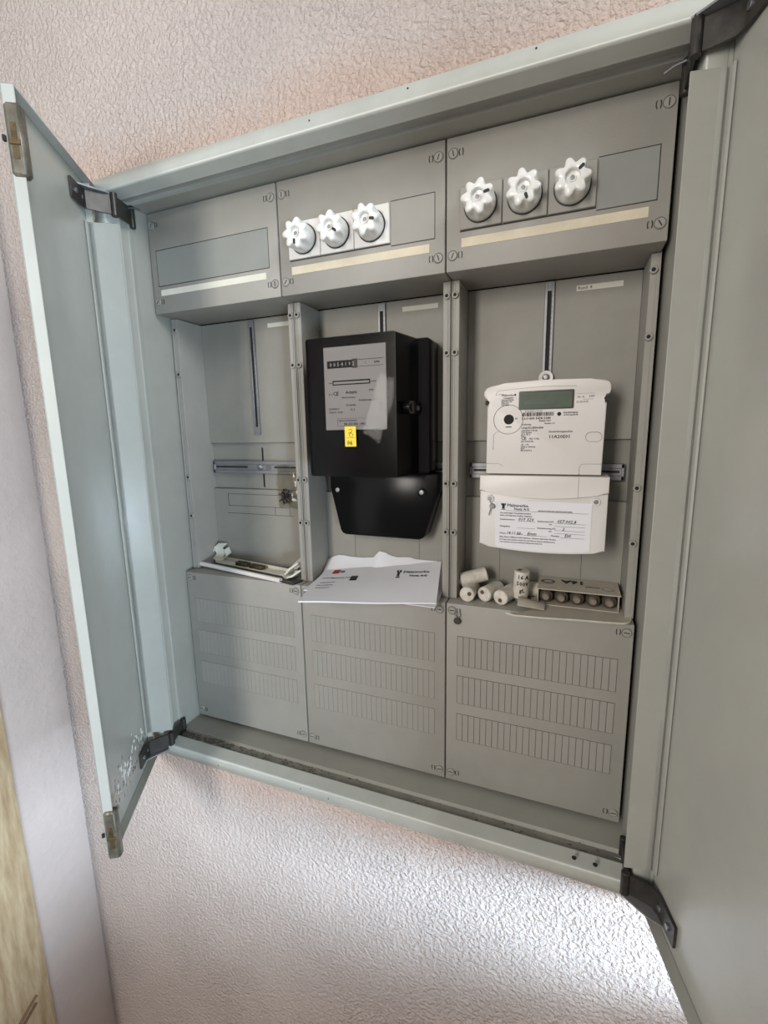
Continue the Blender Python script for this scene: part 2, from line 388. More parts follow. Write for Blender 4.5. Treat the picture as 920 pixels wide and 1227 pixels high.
# covers
def screw(parent, x, y, z, ang, s):
    """quarter-turn screw: raised ring, disc and slot, with the small clip window beside it on the inner side (s)"""
    bm = B(); lathe(bm, [(0, .0012), (.0050, .0012), (.0054, .0008), (.0054, 0)], 24, front(x, y, z)); lathe(bm, [(.0060, 0), (.0063, .0008), (.0066, 0)], 24, front(x, y, z))
    o = P('cover_screw', bm, M['cover'], parent)
    bm = B(); lathe(bm, [(.0053, .0003), (.0061, .0003)], 24, front(x, y, z)); P('screw_groove', bm, M['joint'], parent)
    bm = B(); box(bm, -.0036, .0036, -.0006, .0006, .0010, .0014, mtx=front(x, y, z, math.radians(ang)))
    xc = x+s*.0098
    for q in (-1, 1):
        pts = [(xc+q*.0012+q*.0012*math.cos(t), y-.0002, z+.0040*math.sin(t)) for t in [math.radians(v) for v in (-70, -35, 0, 35, 70)]]
        tube(bm, pts, .0006, 5)
    P('screw_slot', bm, M['slot'], parent)
angs = {0: (60, 70, 110, 75), 1: (60, 62, 90, 45), 2: (60, 62, 85, 50)}
ksub = None
LOW = []
for k in range(3):
    a, b_ = XL[k]+.0009, XL[k+1]-.0009
    # upper cover
    bm = B(); box(bm, a, b_, -.012, .079, .7485, .9030, .0016, 2)
    up = P('upper_cover', bm, M['cover'], cab)
    for (x, z, s, q) in ((a+.0085, .8845, 1, 0), (b_-.0085, .8845, -1, 1), (a+.0085, .7675, 1, 2), (b_-.0085, .7675, -1, 3)): screw(up, x, -.012, z, (75, 60, 40, 95)[q] + (k*13 % 30), s)
    if k == 0:
        bm = B(); box(bm, .0145, .2315, -.0125, -.0115, .7915, .8455, .0003); P('blank_plate', bm, M['blank'], up)
        bm = B()
        for (u0, u1, v0, v1) in ((.0138, .2322, .7906, .7914), (.0138, .2322, .8456, .8464), (.0137, .0144, .7906, .8464), (.2316, .2323, .7906, .8464)): box(bm, u0, u1, -.0123, -.0118, v0, v1)
        P('plate_gap', bm, M['slot'], up)
        bm = B(); box(bm, .0175, .2255, -.0124, -.0118, .7760, .7852); P('label_strip', bm, M['paper'], up)
    else:
        s0 = XL[k]+.0183; wd_ = .0522
        for q in range(3):
            bm = B(); box(bm, s0+q*wd_+.0004, s0+(q+1)*wd_-.0004, -.0155, -.0115, .7950, .8440, .0008)
            P('socket_plate', bm, M['cover'] if k == 2 else M['whitep2'], up)
        bm = B(); box(bm, s0+3*wd_+.0012, XL[k]+.2355, -.0125, -.0115, .7920, .8455, .0003); P('blank_plate', bm, M['blank'] if k == 2 else M['cover'], up)
        bm = B(); u0_, u1_ = s0+3*wd_+.0004, XL[k]+.2363
        for (u0, u1, v0, v1) in ((u0_, u1_, .7911, .7919), (u0_, u1_, .8456, .8464), (u1_-.0007, u1_, .7911, .8464), (s0, u0_, .7936, .7949)): box(bm, u0, u1, -.0123, -.0118, v0, v1)
        P('plate_gap', bm, M['slot'], up)
        bm = B(); box(bm, XL[k]+.0205, XL[k]+.2285, -.0124, -.0118, .7757, .7862); ls = P('label_strip', bm, M['paper_y'], up)
    # lower cover
    bm = B(); box(bm, a, b_, 0, .079, .0008, .2950, .0016, 2)
    lo = P('lower_cover', bm, M['cover'], cab)
    for (x, z, s, q) in ((a+.0085, .2845, 1, 0), (b_-.0085, .2835, -1, 1), (a+.0085, .0150, 1, 2), (b_-.0085, .0150, -1, 3)): screw(lo, x, 0, z, (5, -5, 0, 5)[q], s)
    for (z0, z1) in ((.1985, .2445), (.1365, .1810), (.0745, .1180)):
        if k == 2 or True:
            for q in range(24):
                x = XL[k]+.0178+q*.00895
                if ksub is None:
                    bm = B(); box(bm, x+.0004, x+.00855, -.0006, .0004, z0, z1, .0002)
                    ksub = P('knockout', bm, M['cover'], lo)
                    kz = ksub.location.z
                else:
                    c = ksub.copy(); C.objects.link(c); c.parent = lo
                    c.location = Vector((x+.004475, -.0001, z0)) - wloc(lo); c.scale = (1, 1, (z1-z0)/.046)
        bm = B(); u0_, u1_ = XL[k]+.0174, XL[k]+.0178+24*.00895+.0004
        box(bm, u0_, u1_, -.0002, .0004, z0-.0007, z0-.0001); box(bm, u0_, u1_, -.0002, .0004, z1+.0001, z1+.0007)
        for q in range(25): x = XL[k]+.0178+q*.00895; box(bm, x-.0003, x+.0003, -.0003, .0004, z0, z1)
        tag(P('knockout_joint', bm, M['joint'] if k == 2 else M['joint_soft'], lo), kind='stuff')
    LOW.append(lo)

# doors: flat leaf with folded rims, a deeper fold on the hinge side
def door(H, e, n, L, zt, zb, name_mat, fold, fe):
    H = Vector((H[0], H[1], 0)); e = Vector((e[0], e[1], 0)).normalized(); n = Vector((n[0], n[1], 0))
    mt = Matrix((( e.x, n.x, 0, H.x), (e.y, n.y, 0, H.y), (0, 0, 1, 0), (0, 0, 0, 1)))
    def q(bm, e0, e1, n0, n1, z0, z1, bev=.0006): return box(bm, e0, e1, n0, n1, z0, z1, bev, mtx=mt)
    bm = B(); q(bm, -.006, L, -.014, -.0128, zb, zt); leaf = P('door', bm, M[name_mat], cab)
    for nm, a in (('top_rim', (0, L, -.0128, 0, zt-.0014, zt)), ('bottom_rim', (0, L, -.0128, 0, zb, zb+.0014)), ('free_rim', (L-.0014, L, -.0128, 0, zb, zt))):
        bm = B(); q(bm, *a); P(nm, bm, M[name_mat], leaf)
    bm = B(); q(bm, L-.012, L-.0014, -.0128, -.0105, zb+.02, zt-.02, .0012); P('stiffener', bm, M[name_mat], leaf)
    bm = B(); q(bm, fe-.0008, fe+.0008, -.0128, fold, zb+.05, zt-.055); q(bm, fe-.0008, fe+.0008, -.0128, -.003, zb+.002, zt-.002); q(bm, fe+.0008, fe+.010, -.0128, -.0095, zb+.05, zt-.055, .0018)
    P('hinge_fold', bm, M[name_mat], leaf)
    return leaf, mt, q
eL = Vector((.54, -.8417)); nL = (.8417, .54)
dl, mL, qL = door((-.019, -.085), eL, nL, .208, .918, -.030, 'paint', .031, .011)
eR = Vector((.23, -.9732)); nR = (-.9732, -.23)
dr, mR, qR = door((.766, -.085), eR, nR, .570, .918, -.030, 'paint', .022, .0005)
# latch bars on the narrow door's free edge
for (z0, z1, sg) in ((.828, .900, 1), (-.040, .036, -1)):
    bm = B(); qL(bm, .1975, .2110, -.0125, .0040, z0, z1, .003)
    lt = P('latch_bar', bm, M['latch'], dl)
    zm = (z0+z1)/2
    bm = B(); qL(bm, .2095, .2114, -.0075, -.0015, zm-.020, zm+.016, .0004); qL(bm, .2100, .2128, -.010, .001, zm-.006, zm-.001, .0005); P('latch_slot', bm, M['brass'], dl)
    bm = B(); qL(bm, .2060, .2095, -.0175, -.0139, zm-.002, zm+.004, .0005); P('latch_pin', bm, M['dark'], dl)
# scuffs on the lower corner of the narrow door: flecks of scraped paint
bm = B()
for k in range(90):
    u = random.random(); e0 = .02+.16*u; z = -.012+.02*(1-u)+abs(random.gauss(0, .026))*(.4+u)
    s = random.uniform(.0006, .002)
    qL(bm, e0, e0+s*random.uniform(1, 3), -.0129, -.01265, z, z+s*random.uniform(1, 4), 0)
tag(P('scuff_marks', bm, M['smudge'], dl), kind='stuff')
bm = B()
for k in range(40):
    u = random.random(); e0 = .03+.13*u; z = .0+.03*(1-u)+abs(random.gauss(0, .02))
    s = random.uniform(.001, .004)
    qL(bm, e0, e0+s, -.0129, -.0126, z, z+s*random.uniform(1, 3), 0)
tag(P('paint_flecks', bm, M['mortar'], dl), kind='stuff')

# hinges: bent steel link from inside the frame to the door leaf
def hinge(side, z, up):
    mt = mL if side < 0 else mR
    xs = X0 if side < 0 else X1; s = -side
    w2 = Vector((0, 0, .026)); f_ = .028 if side < 0 else .020
    e0 = .012 if side < 0 else .003
    a = Vector((xs+s*.004, -.040, z)); b_ = mt @ Vector((e0, f_, z))
    c = mt @ Vector((e0+.004, f_*.45, z)); d = mt @ Vector((e0+.014, -.006, z)); e = mt @ Vector((.062, -.0105, z))
    bm = B(); ribbon(bm, [a, b_, c, d, mt @ Vector((e0+.024, -.0095, z)), e], w2, .0030)
    h = P('hinge', bm, M['hinge'], cab)
    for p_, r_ in ((b_, .0050), (a, .0045)):
        bm = B(); cyl(bm, p_+Vector((0, 0, -.016)), p_+Vector((0, 0, .016)), r_, 14, .0006); P('knuckle', bm, M['hinge'], h)
    bm = B(); prism(bm, [(e0+.001, -.012), (.040, -.010), (.030, .004), (e0+.008, .020), (e0, .026)], z+.0135*up, z+.0155*up, plane='xy', mtx=mt); P('hinge_web', bm, M['galv'], h)
    nv = (mt.to_3x3() @ Vector((0, 1, 0))).normalized()
    for t in (.030, .050):
        p = mt @ Vector((t, -.0090, z)); bm = B(); cyl(bm, p, p+nv*.0026, .0036, 12, .0004); P('hinge_screw', bm, M['steel'], h)
    bm = B(); p = Vector((xs+s*.006, -.048, z+up*.010)); tube(bm, [p, p+Vector((s*.010, .002, -.001)), p+Vector((s*.018, .006, -.003))], .0013, 6); P('hinge_pin', bm, M['steel'], h)
for side in (-1, 1):
    hinge(side, .888, 1); hinge(side, .000, -1)

# ------------------------------------------------------------------ porcelain fuse caps
def star(r, h, t):
    k = (h-.006)/.018; k = max(0, min(1, k))
    c = math.cos(7*t); c = 1-(1-(c+1)/2)**.8 if False else (c+1)/2
    return r*(1 - k*.30*(1-c)**1.3 if r > .012 else 1)
def fuse_cap():
    root = E('screw_in_fuse', (0, 0, 0), 'x', 'fuse', 'porcelain screw-in fuses')
    F = front(0, 0, 0)
    bm = B()
    lathe(bm, [(.0185, 0), (.0190, .003), (.0190, .010), (.0192, .016), (.0200, .0225), (.0196, .0245), (.0180, .0258), (.0125, .0262), (.0088, .0262), (.0080, .0255), (.0075, .0200), (.0042, .0195), (.0038, .0215), (.0022, .0215), (0, .0190)], 84, F, star)
    P('cap_body', bm, M['porcelain'], root, angle=50)
    bm = B(); lathe(bm, [(.0203, -.001), (.0203, .0012), (.0192, .0014), (.0188, -.001)], 40, F); P('base_ring', bm, M['slot'], root)
    bm = B(); lathe(bm, [(0, .0198), (.0024, .0198), (.0024, .0223), (.0012, .0226), (0, .0222)], 16, F); P('inspection_window', bm, M['galv'], root)
    bm = B(); prism(bm, rrect(-.0017, .0017, .0080, .0150, .0016), .0240, .0266, plane='xy', mtx=F); P('test_hole', bm, M['slot'], root)
    return root
fc0 = fuse_cap(); first = True
names = {(1, 0): 'white porcelain star-shaped screw-in fuse, left of the three on the middle upper cover',
         (1, 1): 'white porcelain star-shaped screw-in fuse, centre of the three on the middle upper cover',
         (1, 2): 'white porcelain star-shaped screw-in fuse beside the blank plate on the middle upper cover',
         (2, 0): 'white porcelain star-shaped screw-in fuse, left of the three on the right upper cover',
         (2, 1): 'white porcelain star-shaped screw-in fuse, centre of the three on the right upper cover',
         (2, 2): 'white porcelain star-shaped screw-in fuse beside the blank plate on the right upper cover'}
rots = {(1, 0): 180, (1, 1): 235, (1, 2): 260, (2, 0): 282, (2, 1): 200, (2, 2): 310}
for k in (1, 2):
    for q in range(3):
        o = fc0 if first else copy_tree(fc0); first = False
        o.location = (XL[k]+.0183+(q+.5)*.0522, -.0155, .8195)
        o.rotation_euler = (0, math.radians(-rots[(k, q)]), 0)
        o['label'] = names[(k, q)]

# ------------------------------------------------------------------ black electricity meter
bmx = E('black_meter', (.376, .078, .38), 'black bakelite rotating-disc electricity meter hanging in the middle bay', 'electricity meter')
bm = B(); prism(bm, rrect(.286, .4665, .4825, .681, .006), .031, .078, .005); P('meter_base', bm, M['black'], bmx)
bm = B()
fr0 = rrect(.3065, .4415, .4845, .6775, .003, 3); bk = rrect(.3015, .4495, .4835, .680, .003, 3)
va = [bm.verts.new((x, -.0415, z)) for x, z in fr0]; vb = [bm.verts.new((x, .031, z)) for x, z in bk]
n_ = len(va); fa = bm.faces.new(va); bm.faces.new(vb[::-1])
for i in range(n_): bm.faces.new((va[i], vb[i], vb[(i+1) % n_], va[(i+1) % n_]))
P('meter_housing', bm, M['black2'], bmx)
bm = B(); box(bm, .3332, .4268, -.0419, -.0413, .5510, .6640); pt = P('name_plate', bm, M['plate'], bmx)
yp = -.0420
bm = B()
box(bm, .3385, .3850, yp-.0002, yp, .6355, .6455)
for (x0, x1, z0, z1) in ((.385, .4235, .6447, .6453), (.385, .4235, .6357, .6362), (.346, .4035, .6170, .6188), (.346, .4035, .6125, .6140), (.346, .3475, .6125, .6188), (.402, .4035, .6125, .6188), (.340, .3455, .6150, .6158), (.4045, .413, .6150, .6158),
                         (.3520, .4125, .5665, .5668), (.3520, .4125, .5560, .5563), (.3520, .3523, .5560, .5668), (.4122, .4125, .5560, .5668)): box(bm, x0, x1, yp-.0002, yp, z0, z1)
text(bm, 'CE', .0075, front(.3460, yp, .5985)); text(bm, 'Nr 313 050 - 0426', .0045, front(.3620, yp, .5575))
text(bm, 'kWh', .0040, front(.4100, yp, .6390)); text(bm, 'Actaris', .0055, front(.3660, yp, .6005), wscale=1.1)
P('print', bm, M['ink'], pt)
bm = B()
for (s_, x, z, sz) in (('3x230/400 V', .3385, .5790, .0032), ('10(60) A   50 Hz', .3385, .5745, .0032), ('75 U/kWh', .3660, .5835, .0035), ('Cl. 2', .3720, .5775, .0040), ('Drehstromzaehler', .3860, .5900, .0036), ('1 2', .4165, .5830, .0040), ('3 4', .4165, .5770, .0040), ('2006', .4010, .6030, .0036), ('Eigentum des Netzbetreibers', .3540, .5630, .0024), ('V r', .3390, .5985, .0050), ('1', .3960, .6390, .0045), ('Made in Germany', .3600, .5945, .0028)):
    text(bm, s_, sz, front(x, yp, z))
P('small_print', bm, M['ink2'], pt)
for q, dgt in enumerate('0054192'):
    x = .3425+q*.0058
    bm = B(); text(bm, dgt, .0072, front(x, yp-.0003, .6380)); P('counter_digit', bm, M['plate'], pt)
bm = B(); box(bm, .3770, .3850, yp-.0004, yp-.0001, .6345, .6465); P('counter_window', bm, M['hinge'], pt)
bm = B(); prism(bm, rrect(.3068, .4412, .4848, .6772, .003, 3), -.0455, -.0432, .0008); P('clear_cover', bm, M['clear'], bmx)
bm = B(); box(bm, .3068, .3078, -.0433, -.0414, .486, .676); box(bm, .4402, .4412, -.0433, -.0414, .486, .676); box(bm, .3078, .4402, -.0433, -.0414, .486, .4872); box(bm, .3078, .4402, -.0433, -.0414, .675, .676); P('cover_seal', bm, M['black2'], bmx)
bm = B(); box(bm, .3645, .3818, -.0459, -.0455, .5275, .5555); st = P('calibration_sticker', bm, M['yellow'], bmx)
bm = B(); text(bm, '06', .0085, front(.3678, -.0460, .5300)); 
tube(bm, [(.371, -.0461, .550), (.3735, -.0461, .552), (.376, -.0461, .550), (.374, -.0461, .547), (.3715, -.0461, .544), (.373, -.0461, .541)], .00035, 4); tube(bm, [(.370, -.0461, .546), (.3735, -.0461, .5475), (.3775, -.0461, .5435), (.375, -.0461, .540)], .00035, 4)
box(bm, .3655, .3808, -.0461, -.0459, .5395, .5398)
P('print', bm, M['ink'], st)
# side clamp
bm = B(); prism(bm, rrect(-.028, .052, .5715, .5890, .0085, 5), .4440, .4535, .002, mtx=Matrix(((0, 1, 0, 0), (1, 0, 0, 0), (0, 0, 1, 0), (0, 0, 0, 1)))); sc = P('side_clamp', bm, M['black'], bmx)
bm = B(); cyl(bm, (.4530, .014, .580), (.4555, .014, .580), .0036, 14, .0005); P('clamp_screw', bm, M['steel'], bmx)
bm = B(); cyl(bm, (.4530, -.014, .580), (.4550, -.014, .580), .0055, 14, .001); cyl(bm, (.4530, .040, .580), (.4550, .040, .580), .0055, 14, .001); P('clamp_boss', bm, M['black'], bmx)
# terminal cover
bm = B(); tp = [(.3150, .3770), (.4440, .3765), (.4500, .3790), (.4545, .3840), (.4760, .4550), (.4765, .4825), (.2885, .4825), (.2890, .4560), (.3055, .3850), (.3090, .3795)]
prism(bm, tp, .045, .078, .003); P('terminal_cover', bm, M['black2'], bmx)
for x in (.3035, .4495):
    bm = B(); lathe(bm, [(0, 0), (.0042, 0), (.0042, .001), (.0036, .0022), (0, .0026)], 16, front(x, .045, .4530)); P('cover_screw', bm, M['steel'], bmx)
bm = B(); lathe(bm, [(.0050, 0), (.0075, 0), (.0070, .003), (.0050, .003)], 20, front(.4505, .045, .4525)); lathe(bm, [(.0020, 0), (.0035, 0), (.0030, .001), (.0020, .001)], 14, front(.305, .045, .4455)); P('screw_collar', bm, M['black2'], bmx)

# ------------------------------------------------------------------ white smart meter
wm = E('smart_meter', (.6265, .078, .38), 'white digital electricity meter with grey display in the right bay', 'electricity meter')
yf = .012
def arc_pts():
    p = []
    p += [(.5530, .4870), (.6995, .4870)]
    p += [(.7010, .5790), (.6965, .5805), (.6945, .5835), (.6965, .5868), (.7010, .5880)]
    p += [(.7040, .5900), (.7052, .5950), (.7045, .6010), (.7020, .6045), (.6970, .6065), (.6800, .6085), (.6265, .6100), (.5750, .6080), (.5580, .6055), (.5520, .6030), (.5485, .5985), (.5480, .5940), (.5500, .5895), (.5530, .5880)]
    p += [(.5570, .5868), (.5590, .5835), (.5570, .5805), (.5530, .5790)]
    return p
bm = B(); prism(bm, arc_pts(), yf, .050, .0022); P('meter_body', bm, M['whitep'], wm)
bm = B()
for x in (.5535, .6995): box(bm, x-.0035, x+.0035, yf+.003, yf+.012, .5808, .5865)
P('side_catch', bm, M['slot'], wm)
bm = B(); prism(bm, rrect(.558, .696, .488, .598, .004), .050, .0765); P('meter_back', bm, M['whitep2'], wm)
bm = B(); lathe(bm, [(.0045, 0), (.0095, 0), (.0100, .002), (.0095, .004), (.0060, .004), (.0045, .003)], 22, front(.6245, .0765, .6185)); box(bm, .6175, .6315, .0715, .0765, .600, .614, .001); hk = P('hanger_tab', bm, M['whitep'], wm)
bm = B(); lathe(bm, [(0, 0), (.0046, 0), (.0046, .005), (.0030, .007), (0, .0072)], 6, front(.6245, .0745, .6190)); P('hanger_bolt', bm, M['steel'], wm)
# printed front
bm = B(); prism(bm, rrect(.5945, .6625, .5725, .5965, .0015), yf-.0006, yf+.0004); dp = P('display_bezel', bm, M['lcdrim'], wm)
bm = B(); prism(bm, rrect(.5970, .6600, .5745, .5945, .001), yf-.0012, yf+.0002); P('display', bm, M['lcd'], wm)
def ringline(bm, pts, r=.00035):
    tube(bm, [(x, yf, z) for x, z in pts], r, 5)
bm = B()
lathe(bm, [(.0188, 0), (.0192, .0005), (.0196, 0)], 48, front(.5815, yf, .5605))
ringline(bm, [(.5650, .5925), (.5650, .5955), (.5680, .5985), (.5900, .6000), (.6265, .6015), (.6650, .6005)])
ringline(bm, [(.5640, .5420), (.5660, .5440), (.5700, .5440)]); ringline(bm, [(.5625, .5200), (.5625, .5400), (.5640, .5420)])
ringline(bm, [(.5535, .5010), (.5700, .5010), (.5745, .4990), (.5750, .4975)])
ringline(bm, [(.6730, .4873), (.6730, .4970), (.6750, .5005), (.6790, .5015), (.6990, .5015)])
rr_ = rrect(.6785, .6975, .5300, .5420, .0059, 6); ringline(bm, rr_ + [rr_[0]])
P('moulded_line', bm, M['galv'], wm)
bm = B(); lathe(bm, [(0, .0006), (.0065, .0006), (.0066, 0)], 28, front(.5822, yf, .5605)); P('optical_port', bm, M['dark'], wm)
bm = B(); lathe(bm, [(0, .0004), (.0024, .0004), (.0025, 0)], 18, front(.6455, yf, .5660)); P('sensor_dot', bm, M['dark'], wm)
yt = yf-.0001
bm = B()
xx = .5990; rnd = random.Random(3)
while xx < .6385:
    wv_ = rnd.choice((.0004, .0007, .0011)); box(bm, xx, xx+wv_, yt-.0002, yt, .5640, .5690); xx += wv_+rnd.choice((.0004, .0006, .0009))
text(bm, '1 LOG00 5428 5080', .0042, front(.5985, yt, .5598), wscale=1.05)
text(bm, 'LZQJ-XC-S5F6-0DB', .0034, front(.5988, yt, .5478), wscale=.98); text(bm, 'CE', .0058, front(.5988, yt, .5330))
text(bm, '11A20E01', .0062, front(.6335, yt, .5350), wscale=1.05); box(bm, .5785, .5860, yt-.0002, yt, .5500, .5512)
box(bm, .5670, .5750, yt-.0002, yt, .5935, .5939)
lathe(bm, [(0, .0003), (.0013, .0003), (.0013, 0)], 10, front(.5895, yt, .5925))
P('print', bm, M['ink'], wm)
bm = B()
for (s_, x, z, sz) in (('Pfalzwerke', .5720, .5912, .0036), ('Ludwigshafen', .5745, .5880, .0024), ('Messeinrichtung', .5720, .5855, .0024), ('Eigentum der', .5718, .5832, .0026), ('Netz AG', .5718, .5808, .0026), ('Tel. 0800', .5718, .5785, .0026),
    ('5 0 2 8 4 7 1 9 3 6 2', .6030, .5697, .0026), ('Baujahr 2021', .6210, .5570, .0028), ('Version 1.0', .6275, .5535, .0028), ('Zaehlertyp', .5988, .5525, .0028), ('3x230/400 V 50 Hz', .5988, .5445, .0026), ('0,25-5(60)A', .5988, .5418, .0028), ('Kl. A  Kl. 2', .5990, .5393, .0026), ('IP 51', .5988, .5372, .0024), ('M21 0102', .6090, .5335, .0032), ('DE-19-M-PTB', .5988, .5300, .0028),
    ('-40 .. +70', .5988, .5260, .0026), ('Made in Germany', .5988, .5232, .0026), ('RLM', .5988, .5208, .0024), ('EN 50470-3', .5988, .5180, .0030), ('Zweirichtungszaehler', .6335, .5425, .0034), ('Impulsausgang', .6505, .5668, .0030), ('10.000 Imp/kWh', .6505, .5638, .0026), ('L1 L2 L3 N', .6655, .5795, .0030), ('+A  -A', .6660, .5855, .0030), ('2.8.0', .6800, .5860, .0032), ('S0', .5905, .5605, .0030)):
    text(bm, s_, sz, front(x, yt, z))
box(bm, .6730, .6850, yt-.0002, yt, .5832, .5836); box(bm, .6650, .6860, yt-.0002, yt, .5905, .5907)
P('small_print', bm, M['ink2'], wm)
bm = B(); text(bm, '888888.8', .0095, front(.6020, yf-.00125, .5790), ext=.00005); P('display_digits', bm, mat('lcd_faint', (92, 104, 92), .2), wm)
# terminal lid
bm = B()
xs_ = [.5455+(.7095-.5455)*i/12 for i in range(13)]
def arcz(x, ze, zm): t = (x-.6275)/.082; return zm+(ze-zm)*t*t
bot = [(x, arcz(x, .3850, .3790)) for x in xs_]; bot[0] = (.5455, .3860); bot[-1] = (.7095, .3860)
prism(bm, bot + [(.7095, .4850), (.5455, .4850)], yf, .0765, .0022); P('terminal_lid', bm, M['whitep2'], wm)
bm = B(); prism(bm, [(x, arcz(x, .4640, .4550)) for x in xs_] + [(.7095, .4852), (.5455, .4852)], .0075, .013, .0015); P('lid_band', bm, M['whitep'], wm)
bm = B(); box(bm, .6728, .6733, .0072, .0077, .4570, .4850); P('lid_seam', bm, M['galv'], wm)
for x in (.5600, .6955):
    bm = B(); lathe(bm, [(.0030, .001), (.0030, .0025), (.0048, .0025), (.0054, 0)], 20, front(x, yf, .4525)); P('screw_collar', bm, M['whitep'], wm)
    bm = B(); lathe(bm, [(0, .0016), (.0030, .0016), (.0030, 0)], 14, front(x, yf, .4525)); P('lid_screw', bm, M['steel'], wm)
bm = B(); cyl(bm, (.5630, yf-.0045, .4420), (.5630, yf+.0005, .4420), .0036, 14, .0006); tube(bm, [(.5615, yf-.003, .4400), (.5600, yf-.004, .4340), (.5590, yf-.0035, .4290)], .0007, 5); tube(bm, [(.5600, yf-.003, .4500), (.5612, yf-.005, .4470), (.5630, yf-.004, .4440)], .0005, 5)
P('lead_seal', bm, M['galv'], wm)['label'] = 'small grey wire seal'
bm = B(); lb = [(x, arcz(x, .3852, .3792)+.0018) for x in xs_ if .568 < x < .692]; lb = [(.5680, .3860)] + lb + [(.6910, .3858)]
prism(bm, lb + [(.6910, .4500), (.5680, .4500)], yf-.0005, yf+.0001); fl = P('form_label', bm, M['white'], wm)
yt = yf-.00055
bm = B()
text(bm, 'Pfalzwerke', .0058, front(.5830, yt, .4418), wscale=1.12); text(bm, 'Netz AG', .0050, front(.5925, yt, .4372), wscale=1.1)
# emblem: stylised lion crest block
box(bm, .5765, .5800, yt-.0002, yt, .4385, .4450); box(bm, .5752, .5766, yt-.0002, yt, .4435, .4462); box(bm, .5799, .5815, yt-.0002, yt, .4435, .4462); box(bm, .5770, .5795, yt-.0002, yt, .4450, .4462); box(bm, .5755, .5812, yt-.0002, yt, .4372, .4380)
P('heading', bm, M['ink'], fl)
bm = B()
for (s_, x, z, sz) in (('GRUNDZUSTAENDIGER MESSSTELLENBETREIBER', .6240, .4368, .0020), ('Als zustaendiger Messstellenbetreiber', .5740, .4320, .0027), ('haben wir folgenden Zaehler eingebaut.', .5740, .4285, .0027), ('Zaehlernummer:', .5740, .4228, .0030), ('Zaehlerstand HT:', .6240, .4222, .0030), ('NT:', .6390, .4185, .0026), ('Netzgebiet:', .5740, .4130, .0030), ('Rundsteuerung HT:', .6240, .4128, .0030), ('NT:', .6390, .4090, .0026), ('Datum', .5740, .4030, .0030), ('Name', .5975, .4030, .0030), ('Monteur:', .6420, .4030, .0030),
    ('Bitte diesen Aufkleber nicht entfernen - Zaehler steht unter Plombe', .5740, .3978, .0027), ('Bei Fragen zum Zaehler wenden Sie sich bitte an unseren Kundenservice', .5740, .3942, .0025), ('oder besuchen Sie uns im Internet, Pfalzwerke Netz AG', .5740, .3908, .0025)):
    text(bm, s_, sz, front(x, yt, z))
for (x0, x1, z) in ((.5815, .6870, .4358), (.5980, .6210, .4218), (.6460, .6840, .4212), (.6460, .6840, .4172), (.5980, .6210, .4122), (.6460, .6840, .4115), (.6460, .6840, .4075), (.6060, .6370, .4020), (.6540, .6840, .4020)):
    box(bm, x0, x1, yt-.0002, yt, z, z+.0004)
P('form_print', bm, M['ink2'], fl)
bm = B()
for (s_, x, z, sz) in (('019 320', .5985, .4228, .0062), ('057.002.8', .6490, .4222, .0060), ('2', .6560, .4122, .0055), ('14.11.23', .5830, .4028, .0056), ('Emm', .6110, .4030, .0060), ('Ext', .6590, .4035, .0060)):
    text(bm, s_, sz, front(x, yt, z) @ Matrix(((1, .25, 0, 0), (0, 1, 0, 0), (0, 0, 1, 0), (0, 0, 0, 1))))
P('handwriting', bm, M['penink'], fl)

# ------------------------------------------------------------------ left shelf
ZS = .2950
def flatbar(bm, p0, p1, wd_, z0, z1, bev=0):
    p0 = Vector((p0[0], p0[1], 0)); p1 = Vector((p1[0], p1[1], 0)); d = p1-p0; L = d.length; a = math.atan2(d.y, d.x)
    mt = Matrix.Translation(p0) @ Matrix.Rotation(a, 4, 'Z')
    return box(bm, 0, L, -wd_/2, wd_/2, z0, z1, bev, mtx=mt)
bm = B(); p0, p1 = Vector((.004, .030, ZS+.0085)), Vector((.212, -.001, ZS+.0045))
mt = Matrix.Translation(p0) @ (p1-p0).to_track_quat('Z', 'Y').to_matrix().to_4x4()
lathe(bm, [(.0030, 0), (.0042, 0), (.0042, .210), (.0030, .210), (.0028, .205), (0, .205)], 16, mt)
tag(P('plastic_tube', bm, M['whitep']), 'thin white plastic tube lying along the front of the left shelf', 'tube')
bm = B(); flatbar(bm, (.016, .058), (.241, .006), .024, ZS, ZS+.003, .0006)
tag(P('dark_strip', bm, M['hinge']), 'flat dark grey strip under the cream bracket on the left shelf', 'strip')
br = E('clip_bracket', (.12, .05, ZS+.003), 'cream plastic busbar bracket with upturned clip ends on the left shelf', 'bracket')
bm = B(); flatbar(bm, (.022, .067), (.222, .030), .022, ZS+.0032, ZS+.0062, .0006); flatbar(bm, (.020, .076), (.224, .038), .003, ZS+.0062, ZS+.0120, .0006); P('channel', bm, M['wplas'], br)
bm = B()
ribbon(bm, [(.030, .062, ZS+.006), (.022, .064, ZS+.010), (.028, .068, ZS+.020), (.018, .071, ZS+.030), (.030, .072, ZS+.040)], (.018, .006, 0), .0035)
ribbon(bm, [(.012, .067, ZS+.010), (.006, .069, ZS+.020), (.016, .071, ZS+.029)], (.003, .014, .002), .0035)
ribbon(bm, [(.034, .067, ZS+.010), (.045, .068, ZS+.020), (.038, .071, ZS+.030)], (.002, .012, .004), .003)
P('clip', bm, M['wplas'], br)
bm = B()
ribbon(bm, [(.198, .033, ZS+.007), (.208, .030, ZS+.008), (.216, .033, ZS+.018), (.228, .042, ZS+.027)], (.004, .020, 0), .0035)
ribbon(bm, [(.216, .032, ZS+.016), (.224, .046, ZS+.028), (.232, .056, ZS+.036)], (.016, -.004, .004), .0035)
ribbon(bm, [(.200, .026, ZS+.009), (.212, .020, ZS+.004), (.226, .020, ZS+.009), (.238, .030, ZS+.018)], (.002, .014, 0), .003)
P('clip', bm, M['wplas'], br)
